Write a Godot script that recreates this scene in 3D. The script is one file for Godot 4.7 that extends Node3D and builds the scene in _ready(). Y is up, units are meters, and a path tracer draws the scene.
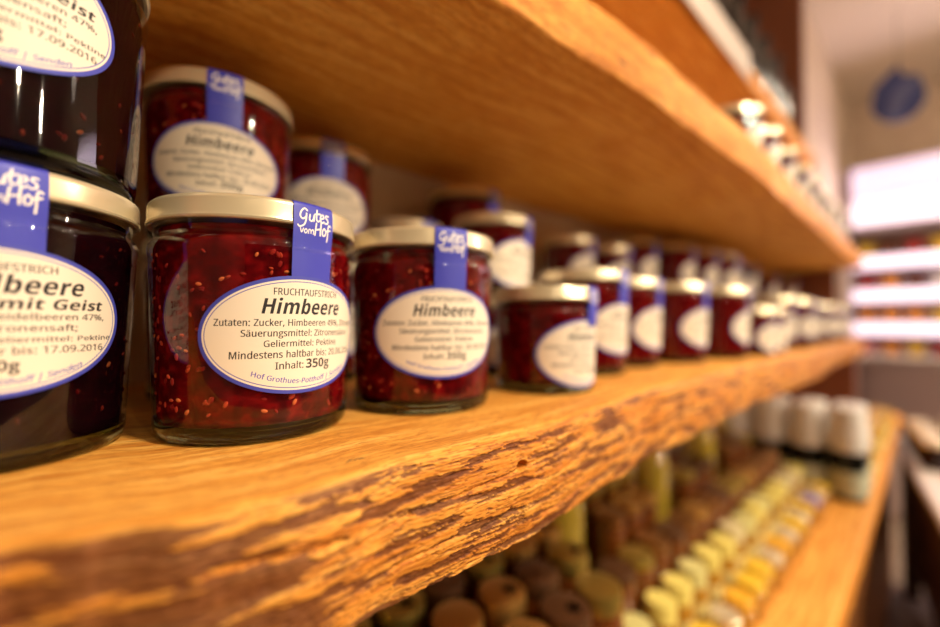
extends Node3D
# World frame: x runs along the shelf, y is up, z points from the back wall out into the shop. The main shelf's top lies at y = H.

const H := 1.10
const LID_TOP := 0.0951

var used_names := {}
var M := {}
var proto := {}
var rng := RandomNumberGenerator.new()

func _ready() -> void:
	rng.seed = 41
	_camera_and_light()
	_materials()
	_room()
	_shelves()
	_jam_jars()
	_upper_shelf_goods()
	_lower_shelf_goods()
	_far_shop()

# ------------------------------------------------------------------ camera, air, lamps
func _camera_and_light() -> void:
	var cam := Camera3D.new()
	cam.name = "camera"
	add_child(cam)
	var att := CameraAttributesPhysical.new()
	att.frustum_focal_length = 15.885     # 24 mm sensor height: 415 px focal length at 627 px
	att.frustum_focus_distance = 0.161
	att.exposure_aperture = 2.15
	att.frustum_near = 0.02
	att.frustum_far = 60.0
	cam.attributes = att
	cam.fov = rad_to_deg(2.0 * atan(313.5 / 415.0))
	cam.basis = Basis(Vector3.UP, -0.7288) * Basis(Vector3.RIGHT, 0.0234) * Basis(Vector3.BACK, 0.0023)
	cam.position = Vector3(0, H + 0.0467, 0)
	cam.current = true

	var env := Environment.new()
	env.background_mode = Environment.BG_COLOR
	env.background_color = Color(0, 0, 0)
	env.tonemap_mode = Environment.TONE_MAPPER_LINEAR
	env.tonemap_exposure = 0.92
	env.sdfgi_enabled = true
	env.ssao_enabled = true
	env.ssil_enabled = true
	var we := WorldEnvironment.new()
	we.name = "environment"
	we.environment = env
	add_child(we)

# ------------------------------------------------------------------ node helpers
func numbered(called: String) -> String:
	if not used_names.has(called):
		used_names[called] = 0
		return called
	used_names[called] += 1
	return "%s_%03d" % [called, used_names[called]]

func tag(o: Node3D, label: String, category: String, group := "", kind := "") -> Node3D:
	if label: o.set_meta("label", label)
	if category: o.set_meta("category", category)
	if group: o.set_meta("group", group)
	if kind: o.set_meta("kind", kind)
	return o

func thing(called: String, at: Vector3, turn := 0.0) -> Node3D:
	var o := Node3D.new()
	o.name = numbered(called)
	add_child(o)
	o.position = at
	o.rotation.y = turn
	return o

func part(called: String, mesh: Mesh, mat: Material, parent: Node, at := Vector3.ZERO) -> MeshInstance3D:
	var o := MeshInstance3D.new()
	o.name = called
	o.mesh = mesh
	o.material_override = mat
	o.position = at
	o.cast_shadow = GeometryInstance3D.SHADOW_CASTING_SETTING_ON
	parent.add_child(o, true)
	return o

func solo(called: String, mesh: Mesh, mat: Material, at := Vector3.ZERO) -> MeshInstance3D:
	return part(numbered(called), mesh, mat, self, at)

func copy(src: Node3D, called: String, at: Vector3, turn: float) -> Node3D:
	var c: Node3D = src.duplicate()
	c.name = numbered(called)
	add_child(c)
	c.position = at
	c.rotation.y = turn
	return c

# ------------------------------------------------------------------ mesh helpers
func make_mesh(v: PackedVector3Array, n: PackedVector3Array, idx: PackedInt32Array, uv := PackedVector2Array(), col := PackedColorArray()) -> ArrayMesh:
	var a := []
	a.resize(Mesh.ARRAY_MAX)
	a[Mesh.ARRAY_VERTEX] = v
	a[Mesh.ARRAY_NORMAL] = n
	a[Mesh.ARRAY_INDEX] = idx
	if uv.size(): a[Mesh.ARRAY_TEX_UV] = uv
	if col.size(): a[Mesh.ARRAY_COLOR] = col
	var m := ArrayMesh.new()
	m.add_surface_from_arrays(Mesh.PRIMITIVE_TRIANGLES, a)
	return m

# profile points (radius, height) listed from the bottom centre outwards and up; corners sharper than 35 degrees stay sharp
func lathe(profile: Array, segs := 48) -> ArrayMesh:
	var v := PackedVector3Array()
	var n := PackedVector3Array()
	var idx := PackedInt32Array()
	var cnt := profile.size()
	var segn := []
	for i in cnt - 1:
		var d: Vector2 = profile[i + 1] - profile[i]
		segn.append(Vector2(d.y, -d.x).normalized())
	for i in cnt - 1:
		var na: Vector2 = segn[i]
		var nb: Vector2 = segn[i]
		if i > 0 and segn[i - 1].dot(segn[i]) > 0.82: na = (segn[i - 1] + segn[i]).normalized()
		if i < cnt - 2 and segn[i + 1].dot(segn[i]) > 0.82: nb = (segn[i + 1] + segn[i]).normalized()
		var base := v.size()
		for k in segs + 1:
			var t := TAU * k / segs
			var s := sin(t)
			var c := cos(t)
			v.append(Vector3(profile[i].x * s, profile[i].y, profile[i].x * c))
			n.append(Vector3(na.x * s, na.y, na.x * c))
			v.append(Vector3(profile[i + 1].x * s, profile[i + 1].y, profile[i + 1].x * c))
			n.append(Vector3(nb.x * s, nb.y, nb.x * c))
		for k in segs:
			var a := base + 2 * k
			idx.append_array(PackedInt32Array([a, a + 1, a + 3, a, a + 3, a + 2]))
	return make_mesh(v, n, idx)

func bevel_box(size: Vector3, bev := 0.004) -> ArrayMesh:
	# a box with chamfered edges, centred on x and z, standing on y = 0
	var b: float = minf(bev, minf(size.x, minf(size.y, size.z)) * 0.3)
	var st := SurfaceTool.new()
	st.begin(Mesh.PRIMITIVE_TRIANGLES)
	st.set_smooth_group(-1)
	var hs := size * 0.5
	var pts := PackedVector3Array()
	for sx in [-1, 1]:
		for sy in [-1, 1]:
			for sz in [-1, 1]:
				pts.append(Vector3(sx * (hs.x - b), sy * hs.y - sy * b, sz * hs.z))
				pts.append(Vector3(sx * (hs.x - b), sy * hs.y, sz * (hs.z - b)))
				pts.append(Vector3(sx * hs.x, sy * (hs.y - b), sz * (hs.z - b)))
	# corner c = index of (sx,sy,sz); 0 = face z point, 1 = face y point, 2 = face x point
	var P := func(sx: int, sy: int, sz: int, f: int) -> Vector3:
		return pts[(((sx + 1) / 2) * 4 + ((sy + 1) / 2) * 2 + (sz + 1) / 2) * 3 + f] + Vector3(0, hs.y, 0)
	var centre := Vector3(0, hs.y, 0)
	var polys := []
	for s in [-1, 1]:
		polys.append([P.call(-1, -1, s, 0), P.call(1, -1, s, 0), P.call(1, 1, s, 0), P.call(-1, 1, s, 0)])
		polys.append([P.call(-1, s, -1, 1), P.call(1, s, -1, 1), P.call(1, s, 1, 1), P.call(-1, s, 1, 1)])
		polys.append([P.call(s, -1, -1, 2), P.call(s, 1, -1, 2), P.call(s, 1, 1, 2), P.call(s, -1, 1, 2)])
		for q in [-1, 1]:
			polys.append([P.call(-1, s, q, 0), P.call(1, s, q, 0), P.call(1, s, q, 1), P.call(-1, s, q, 1)])
			polys.append([P.call(s, -1, q, 0), P.call(s, 1, q, 0), P.call(s, 1, q, 2), P.call(s, -1, q, 2)])
			polys.append([P.call(s, q, -1, 1), P.call(s, q, 1, 1), P.call(s, q, 1, 2), P.call(s, q, -1, 2)])
			for w in [-1, 1]:
				polys.append([P.call(s, q, w, 0), P.call(s, q, w, 1), P.call(s, q, w, 2)])
	for poly in polys:
		var nrm: Vector3 = (poly[1] - poly[0]).cross(poly[2] - poly[0]).normalized()
		var mid: Vector3 = Vector3.ZERO
		for p in poly: mid += p
		mid /= poly.size()
		if nrm.dot(mid - centre) > 0: poly.reverse()
		else: nrm = -nrm
		for k in range(1, poly.size() - 1):
			for p in [poly[0], poly[k], poly[k + 1]]:
				st.set_normal(nrm)
				st.add_vertex(p)
	return st.commit()

func ellipsoid(rx: float, ry: float, rz: float) -> SphereMesh:
	var s := SphereMesh.new()
	s.radius = 0.5
	s.height = 1.0
	s.radial_segments = 8
	s.rings = 4
	return s

func fbm(freq: float, octaves: int, seed_: int, type := FastNoiseLite.TYPE_SIMPLEX_SMOOTH, ridged := false) -> FastNoiseLite:
	var f := FastNoiseLite.new()
	f.noise_type = type
	f.seed = seed_
	f.frequency = freq
	f.fractal_type = FastNoiseLite.FRACTAL_RIDGED if ridged else FastNoiseLite.FRACTAL_FBM
	f.fractal_octaves = octaves
	return f

# ------------------------------------------------------------------ print: lettering drawn into an image
class Canvas:
	var w: int
	var h: int
	var data: PackedByteArray
	func _init(w_: int, h_: int) -> void:
		w = w_
		h = h_
		data = PackedByteArray()
		data.resize(w * h)
	func tri(a: Vector2, b: Vector2, c: Vector2) -> void:
		var y0: int = maxi(0, ceili(minf(a.y, minf(b.y, c.y)) - 0.5))
		var y1: int = mini(h - 1, floori(maxf(a.y, maxf(b.y, c.y)) - 0.5))
		var e := [[a, b], [b, c], [c, a]]
		for y in range(y0, y1 + 1):
			var yc := y + 0.5
			var lo := 1e9
			var hi := -1e9
			for s in e:
				var p: Vector2 = s[0]
				var q: Vector2 = s[1]
				if (p.y <= yc) != (q.y <= yc):
					var x := p.x + (yc - p.y) / (q.y - p.y) * (q.x - p.x)
					lo = minf(lo, x)
					hi = maxf(hi, x)
			if hi >= lo:
				for x in range(maxi(0, ceili(lo - 0.5)), mini(w - 1, floori(hi - 0.5)) + 1):
					data[y * w + x] = 255
	func disc(c: Vector2, r: float) -> void:
		for y in range(maxi(0, floori(c.y - r)), mini(h - 1, ceili(c.y + r)) + 1):
			for x in range(maxi(0, floori(c.x - r)), mini(w - 1, ceili(c.x + r)) + 1):
				if Vector2(x + 0.5, y + 0.5).distance_squared_to(c) <= r * r:
					data[y * w + x] = 255
	func halved() -> Image:
		var im := Image.create_from_data(w, h, false, Image.FORMAT_L8, data)
		im.resize(w / 2, h / 2, Image.INTERPOLATE_BILINEAR)
		return im

func letters(cv: Canvas, text: String, cx: float, baseline: float, width: float, cap: float, bold: bool, slant := 0.0, bend := 0.0) -> void:
	# cx, baseline, width and cap height in canvas pixels; bend lifts the ends of the line by that much
	var f := SystemFont.new()
	f.font_names = PackedStringArray(["Droid Sans"])
	f.font_weight = 700 if bold else 400
	var tm := TextMesh.new()
	tm.font = f
	tm.text = text
	tm.font_size = 64
	tm.pixel_size = 1.0
	tm.depth = 0.0
	tm.curve_step = 1.5
	var a := tm.get_mesh_arrays()
	var v: PackedVector3Array = a[Mesh.ARRAY_VERTEX]
	var idx := PackedInt32Array()
	if a[Mesh.ARRAY_INDEX] != null: idx = a[Mesh.ARRAY_INDEX]
	else: idx = PackedInt32Array(range(v.size()))
	# cap height and baseline of the font, measured on an H
	var ruler := TextMesh.new()
	ruler.font = f
	ruler.text = "H"
	ruler.font_size = 64
	ruler.pixel_size = 1.0
	ruler.depth = 0.0
	var hv: PackedVector3Array = ruler.get_mesh_arrays()[Mesh.ARRAY_VERTEX]
	var hb := 1e9
	var ht := -1e9
	for p in hv:
		hb = minf(hb, p.y)
		ht = maxf(ht, p.y)
	var lo := 1e9
	var hi := -1e9
	for p in v:
		lo = minf(lo, p.x)
		hi = maxf(hi, p.x)
	var kx := width / (hi - lo)
	var ky := cap / (ht - hb)
	var q := PackedVector2Array()
	for p in v:
		var y := (p.y - hb) * ky
		var x := (p.x - (lo + hi) * 0.5) * kx + slant * y
		var t := x / (width * 0.5)
		q.append(Vector2(cx + x, baseline - y - bend * t * t))
	var heavier := [Vector2.ZERO] if bold else [Vector2(-1.0, 0), Vector2(1.0, 0)]
	for off in heavier:
		for k in range(0, idx.size(), 3):
			cv.tri(q[idx[k]] + off, q[idx[k + 1]] + off, q[idx[k + 2]] + off)

func stroke(cv: Canvas, pts: Array, r: float) -> void:
	# a brush line through the points, smoothed
	var c := Curve2D.new()
	for i in pts.size():
		var p: Vector2 = pts[i]
		var a: Vector2 = pts[maxi(0, i - 1)]
		var b: Vector2 = pts[mini(pts.size() - 1, i + 1)]
		var t := (b - a) / 6.0
		c.add_point(p, -t, t)
	c.bake_interval = r * 0.4
	for p in c.get_baked_points():
		cv.disc(p, r)

func label_texture(lines: Array, foot: String) -> ImageTexture:
	var w := 1024
	var h := 608
	var ink := Canvas.new(w * 2, h * 2)
	var blue := Canvas.new(w * 2, h * 2)
	for l in lines:
		letters(ink, l[0], l[1] * w * 2, l[2] * h * 2, l[3] * w * 2, l[4] * h * 2, l[5], l[6])
	letters(blue, foot, 0.53 * w * 2, 0.915 * h * 2, 0.56 * w * 2, 0.042 * h * 2, false, 0.2, 0.085 * h * 2)
	var mi := ink.halved().get_data()
	var mb := blue.halved().get_data()
	var out := PackedByteArray()
	out.resize(w * h * 3)
	var paper := Color8(240, 228, 208)
	var bl := Color8(66, 72, 178)
	var bk := Color8(26, 22, 24)
	for y in h:
		var fy := (y + 0.5) / h * 2.0 - 1.0
		for x in w:
			var fx := (x + 0.5) / w * 2.0 - 1.0
			var i := y * w + x
			var c := paper
			var d := sqrt(fx * fx + fy * fy)
			if d > 0.85:
				# distance in from the rim, in pixels, for an even border
				var g := Vector2(fx / (w * 0.5), fy / (h * 0.5)).length() / d
				var inn := (1.0 - d) / g
				var ring := clampf(19.0 - inn, 0.0, 1.0)
				var line := clampf(2.6 - absf(inn - 31.0), 0.0, 1.0) * 0.85
				c = paper.lerp(bl, maxf(ring, line))
			if mb[i]: c = c.lerp(bl, mb[i] / 255.0)
			if mi[i]: c = c.lerp(bk, mi[i] / 255.0)
			out[i * 3] = c.r8
			out[i * 3 + 1] = c.g8
			out[i * 3 + 2] = c.b8
	return ImageTexture.create_from_image(Image.create_from_data(w, h, false, Image.FORMAT_RGB8, out))

func strip_texture() -> ImageTexture:
	var w := 256
	var h := 768
	var cv := Canvas.new(w * 2, h * 2)
	var k := w * 2.0
	# brush script on the seal: first word large, then a small word and the last word
	var top := 0.60
	var words := [
		[[.30, .17], [.24, .13], [.16, .20], [.13, .31], [.19, .37], [.27, .31], [.28, .24], [.27, .38], [.22, .50], [.12, .55], [.08, .52]],
		[[.37, .25], [.36, .36], [.41, .39], [.46, .33], [.48, .25], [.47, .38]],
		[[.56, .12], [.54, .30], [.57, .37], [.62, .35]],
		[[.50, .22], [.64, .19]],
		[[.66, .29], [.74, .27], [.73, .20], [.67, .22], [.65, .31], [.69, .38], [.76, .35]],
		[[.89, .20], [.83, .19], [.81, .24], [.87, .29], [.87, .36], [.79, .38]],
		[[.54, .42], [.52, .56], [.51, .69]],
		[[.67, .40], [.66, .54], [.66, .68]],
		[[.52, .57], [.67, .53]],
		[[.77, .50], [.72, .56], [.73, .66], [.79, .66], [.82, .57], [.77, .50]],
		[[.96, .43], [.91, .41], [.88, .50], [.88, .66], [.87, .79]],
		[[.83, .55], [.95, .52]],
	]
	for word in words:
		var p := []
		for q in word: p.append(Vector2(q[0] * k * 0.94 + 0.02 * k, (q[1] + top - 0.60) * k + 0.60 * k))
		stroke(cv, p, k * 0.0185)
	for word in [
		[[.15, .58], [.18, .67], [.22, .58]],
		[[.28, .58], [.24, .63], [.27, .68], [.31, .63], [.28, .58]],
		[[.34, .68], [.35, .59], [.39, .60], [.40, .67]],
		[[.40, .62], [.44, .58], [.46, .62], [.46, .68]],
	]:
		var p := []
		for q in word: p.append(Vector2(q[0] * k, (q[1] + 0.60) * k))
		stroke(cv, p, k * 0.012)
	var m := cv.halved().get_data()
	var out := PackedByteArray()
	out.resize(w * h * 3)
	var bl := Color8(58, 62, 184)
	var wh := Color8(250, 244, 232)
	for i in w * h:
		var c := bl.lerp(wh, m[i] / 255.0) if m[i] else bl
		out[i * 3] = c.r8
		out[i * 3 + 1] = c.g8
		out[i * 3 + 2] = c.b8
	return ImageTexture.create_from_image(Image.create_from_data(w, h, false, Image.FORMAT_RGB8, out))

# ------------------------------------------------------------------ materials
func std(called: String, col: Color, rough := 0.6, metal := 0.0) -> StandardMaterial3D:
	var m := StandardMaterial3D.new()
	m.resource_name = called
	m.albedo_color = col
	m.roughness = rough
	m.metallic = metal
	return m

func wood_texture() -> ImageTexture:
	# planed oak: long streaks along u with short dark pores
	var w := 1400
	var h := 900
	var streak := fbm(0.05, 3, 7)
	var fine := fbm(0.21, 2, 19)
	var pore := fbm(0.35, 1, 23)
	var broad := fbm(0.008, 2, 31)
	var out := PackedByteArray()
	out.resize(w * h * 3)
	var dark := Color8(200, 126, 46)
	var mid := Color8(228, 160, 68)
	var light := Color8(246, 190, 98)
	var pc := Color8(150, 84, 32)
	for y in h:
		for x in w:
			var sway := 14.0 * broad.get_noise_2d(x * 0.7, y * 1.5)
			var a := streak.get_noise_2d(x * 0.10, y + sway)
			var b := fine.get_noise_2d(x * 0.16, y * 1.6 + sway)
			var t := clampf(0.5 + 0.75 * a + 0.45 * b, 0.0, 1.0)
			var c: Color = dark.lerp(mid, t * 2.0) if t < 0.5 else mid.lerp(light, t * 2.0 - 1.0)
			var p := pore.get_noise_2d(x * 0.22, y * 1.9)
			if p > 0.42: c = c.lerp(pc, clampf((p - 0.42) * 4.0, 0.0, 0.55))
			var i := (y * w + x) * 3
			out[i] = c.r8
			out[i + 1] = c.g8
			out[i + 2] = c.b8
	return ImageTexture.create_from_image(Image.create_from_data(w, h, false, Image.FORMAT_RGB8, out))

func noise_texture(size: int, freq: float, octaves: int, seed_: int, cols: Array, normal := false) -> NoiseTexture2D:
	var t := NoiseTexture2D.new()
	t.width = size
	t.height = size
	t.seamless = true
	t.noise = fbm(freq, octaves, seed_)
	t.as_normal_map = normal
	if cols.size():
		var g := Gradient.new()
		g.offsets = PackedFloat32Array(cols.map(func(c): return c[0]))
		g.colors = PackedColorArray(cols.map(func(c): return c[1]))
		t.color_ramp = g
	return t

func tri(m: StandardMaterial3D, scale: float, world := false) -> StandardMaterial3D:
	m.uv1_triplanar = true
	m.uv1_world_triplanar = world
	m.uv1_scale = Vector3.ONE * scale
	return m

func _materials() -> void:
	M.wood = std("oak", Color.WHITE, 0.6)
	M.wood.albedo_texture = wood_texture()
	M.wood.vertex_color_use_as_albedo = true
	M.wood.metallic_specular = 0.32

	var glass := std("jar glass", Color(0.95, 0.97, 0.95, 0.0), 0.03)
	glass.transparency = BaseMaterial3D.TRANSPARENCY_ALPHA
	M.glass = glass
	var base := std("thick glass", Color(0.56, 0.62, 0.50, 0.0), 0.02)
	base.transparency = BaseMaterial3D.TRANSPARENCY_ALPHA
	base.refraction_enabled = true
	base.refraction_scale = 0.05
	M.base_glass = base

	var jam := std("raspberry jam", Color.WHITE, 0.35)
	jam.albedo_texture = noise_texture(512, 0.012, 3, 5, [[0.25, Color8(58, 4, 7)], [0.55, Color8(88, 7, 11)], [0.8, Color8(122, 14, 16)]])
	jam.metallic_specular = 0.0   # jam wets the glass: no air gap, so no gloss of its own
	M.jam = tri(jam, 22.0)
	var dark := std("blueberry jam", Color.WHITE, 0.35)
	dark.albedo_texture = noise_texture(256, 0.02, 4, 9, [[0.3, Color8(12, 3, 5)], [0.7, Color8(24, 4, 8)]])
	dark.metallic_specular = 0.0
	M.dark_jam = tri(dark, 22.0)
	M.seed = std("raspberry seed", Color.WHITE, 0.35)
	M.seed.vertex_color_use_as_albedo = true
	M.seed.metallic_specular = 0.1

	M.lid = std("champagne gold lid", Color8(240, 226, 190), 0.26, 0.55)
	M.label_red = std("printed label", Color.WHITE, 0.55)
	M.label_red.albedo_texture = label_texture([
		["FRUCHTAUFSTRICH", 0.535, 0.168, 0.38, 0.057, false, 0.0],
		["Himbeere", 0.52, 0.325, 0.46, 0.125, true, 0.2],
		["Zutaten: Zucker, Himbeeren 49%, Zitronen-", 0.515, 0.425, 0.88, 0.055, false, 0.0],
		["Säuerungsmittel: Zitronensäure", 0.53, 0.512, 0.66, 0.055, false, 0.0],
		["Geliermittel: Pektine", 0.52, 0.598, 0.43, 0.053, false, 0.0],
		["Mindestens haltbar bis: 20.08.2016", 0.53, 0.690, 0.76, 0.058, false, 0.0],
		["Inhalt:", 0.435, 0.785, 0.145, 0.058, false, 0.0],
		["350g", 0.60, 0.790, 0.155, 0.078, true, 0.0],
	], "Hof Grothues-Potthoff | Senden")
	M.label_dark = std("printed label with spirit", Color.WHITE, 0.55)
	M.label_dark.albedo_texture = label_texture([
		["FRUCHTAUFSTRICH", 0.52, 0.175, 0.38, 0.050, false, 0.0],
		["Heidelbeere", 0.525, 0.318, 0.56, 0.115, true, 0.2],
		["mit Geist", 0.715, 0.420, 0.36, 0.072, true, 0.2],
		["Zutaten: Zucker, Heidelbeeren 47%,", 0.52, 0.492, 0.78, 0.045, false, 0.0],
		["Alkohol, Zitronensaft;", 0.52, 0.568, 0.54, 0.045, false, 0.0],
		["Säuerungsmittel; Geliermittel: Pektine", 0.53, 0.640, 0.84, 0.036, false, 0.0],
		["Mindestens haltbar bis: 17.09.2016", 0.52, 0.718, 0.78, 0.048, false, 0.0],
		["Inhalt: 350g", 0.42, 0.825, 0.36, 0.070, true, 0.0],
	], "Hof Grothues-Potthoff | Senden")
	M.strip = std("blue paper seal", Color.WHITE, 0.42)
	M.strip.albedo_texture = strip_texture()

	M.wall = tri(std("cream plaster", Color.WHITE, 0.9), 1.5, true)
	M.wall.albedo_texture = noise_texture(256, 0.02, 3, 3, [[0.2, Color8(216, 194, 168)], [0.8, Color8(226, 206, 180)]])
	M.ceiling = std("ceiling paint", Color8(226, 212, 190), 0.9)
	M.floor = tri(std("grey beige tiles", Color.WHITE, 0.5), 1.2, true)
	M.floor.albedo_texture = noise_texture(256, 0.03, 3, 13, [[0.2, Color8(138, 122, 106)], [0.8, Color8(170, 152, 134)]])
	M.black = std("black metal", Color8(28, 26, 26), 0.4, 0.3)
	M.white = std("white paint", Color8(236, 230, 226), 0.5)

# ------------------------------------------------------------------ the room
func wall(called: String, lo: Vector3, hi: Vector3, mat: Material) -> void:
	var b := BoxMesh.new()
	b.size = hi - lo
	var o := part(called, b, mat, self, (lo + hi) * 0.5)
	o.set_meta("kind", "structure")

const ROOM_LO := Vector3(-3.0, 0.0, -0.405)
const ROOM_HI := Vector3(4.1, 2.75, 4.6)

func _room() -> void:
	var a := ROOM_LO
	var b := ROOM_HI
	var t := 0.15
	wall("floor", Vector3(a.x - t, -t, a.z - t), Vector3(b.x + t, 0, b.z + t), M.floor)
	wall("ceiling", Vector3(a.x - t, b.y, a.z - t), Vector3(b.x + t, b.y + t, b.z + t), M.ceiling)
	wall("wall_back", Vector3(a.x - t, 0, a.z - t), Vector3(b.x + t, b.y, a.z), M.wall)
	wall("wall_front", Vector3(a.x - t, 0, b.z), Vector3(b.x + t, b.y, b.z + t), M.wall)
	wall("wall_left", Vector3(a.x - t, 0, a.z), Vector3(a.x, b.y, b.z), M.wall)
	wall("wall_right", Vector3(b.x, 0, a.z), Vector3(b.x + t, b.y, b.z), M.wall)
	# track spotlights along the aisle in front of the shelves, and a second row further out
	for q in [[2.7, 1.0, 24.0], [2.9, 2.6, 16.0]]:
		spotlight(Vector3(q[0], ROOM_HI.y, q[1]), q[2] * 0.15)
	# lamps on the far side of the aisle, aimed at the shelves
	aimed_lamp(Vector3(0.50, 2.55, 1.05), Vector3(0.25, H, -0.15), 3.3)
	aimed_lamp(Vector3(1.65, 2.55, 1.05), Vector3(1.15, H, -0.15), 1.6)
	aimed_lamp(Vector3(1.15, 2.30, 3.30), Vector3(0.10, H + 0.05, -0.2), 4.6)
	aimed_lamp(Vector3(2.40, 2.30, 3.30), Vector3(0.85, H + 0.05, -0.2), 3.4)
	aimed_lamp(Vector3(0.10, 2.30, 3.30), Vector3(0.25, H + 0.05, -0.2), 1.4)
	globe_lamp(Vector3(2.75, ROOM_HI.y, 1.5), 0.8)
	globe_lamp(Vector3(-1.2, ROOM_HI.y, 3.0), 0.25)

func globe_lamp(at: Vector3, energy: float) -> void:
	var o := thing("globe_lamp", at)
	tag(o, "white glass globe lamp hanging on a thin rod from the ceiling", "lamp", "globe lamps over the shop floor")
	var glow := std("opal glass lamp", Color8(255, 240, 220), 0.4)
	glow.emission_enabled = true
	glow.emission = Color(1.0, 0.93, 0.84)
	glow.emission_energy_multiplier = 3.0
	var prof := []
	for i in 17:
		var a := lerpf(-PI * 0.5, PI * 0.5, i / 16.0)
		prof.append(Vector2(0.14 * cos(a), -0.45 + 0.14 * sin(a)))
	part("globe", lathe(prof, 32), glow, o)
	part("rod", lathe([Vector2(0.006, -0.32), Vector2(0.006, -0.02), Vector2(0.05, -0.02), Vector2(0.05, 0.0), Vector2(0, 0.0)], 16), M.black, o)
	var l := OmniLight3D.new()
	l.name = "lamp_light"
	l.light_color = Color(1.0, 0.93, 0.84)
	l.light_energy = energy
	l.light_size = 0.12
	l.omni_range = 12.0
	l.omni_attenuation = 2.0
	l.shadow_enabled = true
	o.add_child(l)
	l.position = Vector3(0, -0.45, 0)

func aimed_lamp(at: Vector3, target: Vector3, energy: float) -> void:
	var o := thing("aimed_spotlight", at)
	tag(o, "black spotlight on a ceiling rod, tilted at the jam shelves", "spotlight", "aimed spotlights across the aisle")
	part("rod", lathe([Vector2(0.008, 0.03), Vector2(0.008, ROOM_HI.y - at.y - 0.015), Vector2(0.04, ROOM_HI.y - at.y - 0.015), Vector2(0.04, ROOM_HI.y - at.y), Vector2(0, ROOM_HI.y - at.y)], 16), M.black, o)
	var turn := Basis.looking_at(target - at) * Basis(Vector3.RIGHT, PI / 2)   # the housing's axis points away from the target
	var h := part("housing", lathe([Vector2(0.047, -0.10), Vector2(0.050, -0.10), Vector2(0.050, 0.03), Vector2(0.035, 0.05), Vector2(0, 0.05)], 32), M.black, o)
	h.basis = turn
	var b := part("bulb", lathe([Vector2(0, -0.094), Vector2(0.028, -0.092), Vector2(0.044, -0.084), Vector2(0.046, -0.07), Vector2(0, -0.068)], 32), bulb_material(), o)
	b.basis = turn
	var l := SpotLight3D.new()
	l.name = "lamp_light"
	l.light_color = Color(1.0, 0.92, 0.80)
	l.light_energy = energy
	l.light_size = 0.045
	l.spot_range = 12.0
	l.spot_attenuation = 2.0
	l.spot_angle = 28.0
	l.spot_angle_attenuation = 0.8
	l.shadow_enabled = true
	o.add_child(l)
	l.basis = Basis.looking_at(target - at)
	l.position = (target - at).normalized() * 0.105

func bulb_material() -> StandardMaterial3D:
	if not M.has("bulb"):
		M.bulb = std("warm bulb", Color8(255, 226, 180), 0.4)
		M.bulb.emission_enabled = true
		M.bulb.emission = Color(1.0, 0.88, 0.72)
		M.bulb.emission_energy_multiplier = 12.0
	return M.bulb

func spotlight(at: Vector3, energy: float) -> void:
	var o := thing("ceiling_spotlight", at)
	tag(o, "round black ceiling spotlight with warm bulb above the aisle", "spotlight", "spotlights on the ceiling")
	part("housing", lathe([Vector2(0.052, -0.13), Vector2(0.055, -0.13), Vector2(0.056, -0.03), Vector2(0.045, 0.0), Vector2(0, 0.0)], 32), M.black, o)
	part("bulb", lathe([Vector2(0, -0.122), Vector2(0.030, -0.120), Vector2(0.046, -0.112), Vector2(0.050, -0.10), Vector2(0, -0.098)], 32), bulb_material(), o)
	var l := SpotLight3D.new()
	l.name = "lamp_light"
	l.light_color = Color(1.0, 0.92, 0.80)
	l.light_energy = energy
	l.light_size = 0.045
	l.spot_range = 12.0
	l.spot_attenuation = 2.0
	l.spot_angle = 75.0
	l.spot_angle_attenuation = 0.6
	l.shadow_enabled = true
	o.add_child(l)
	l.position = Vector3(0, -0.135, 0)
	l.rotation.x = -PI / 2

# ------------------------------------------------------------------ boards with a live edge
func edge_line(tab: Array, s: float) -> float:
	if s <= tab[0][0]: return tab[0][1]
	for i in tab.size() - 1:
		if s <= tab[i + 1][0]:
			var t: float = (s - tab[i][0]) / (tab[i + 1][0] - tab[i][0])
			return lerpf(tab[i][1], tab[i + 1][1], t * t * (3.0 - 2.0 * t))
	return tab[-1][1]

var hole := Vector2(9, 9)
var cracks: Array = []

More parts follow.
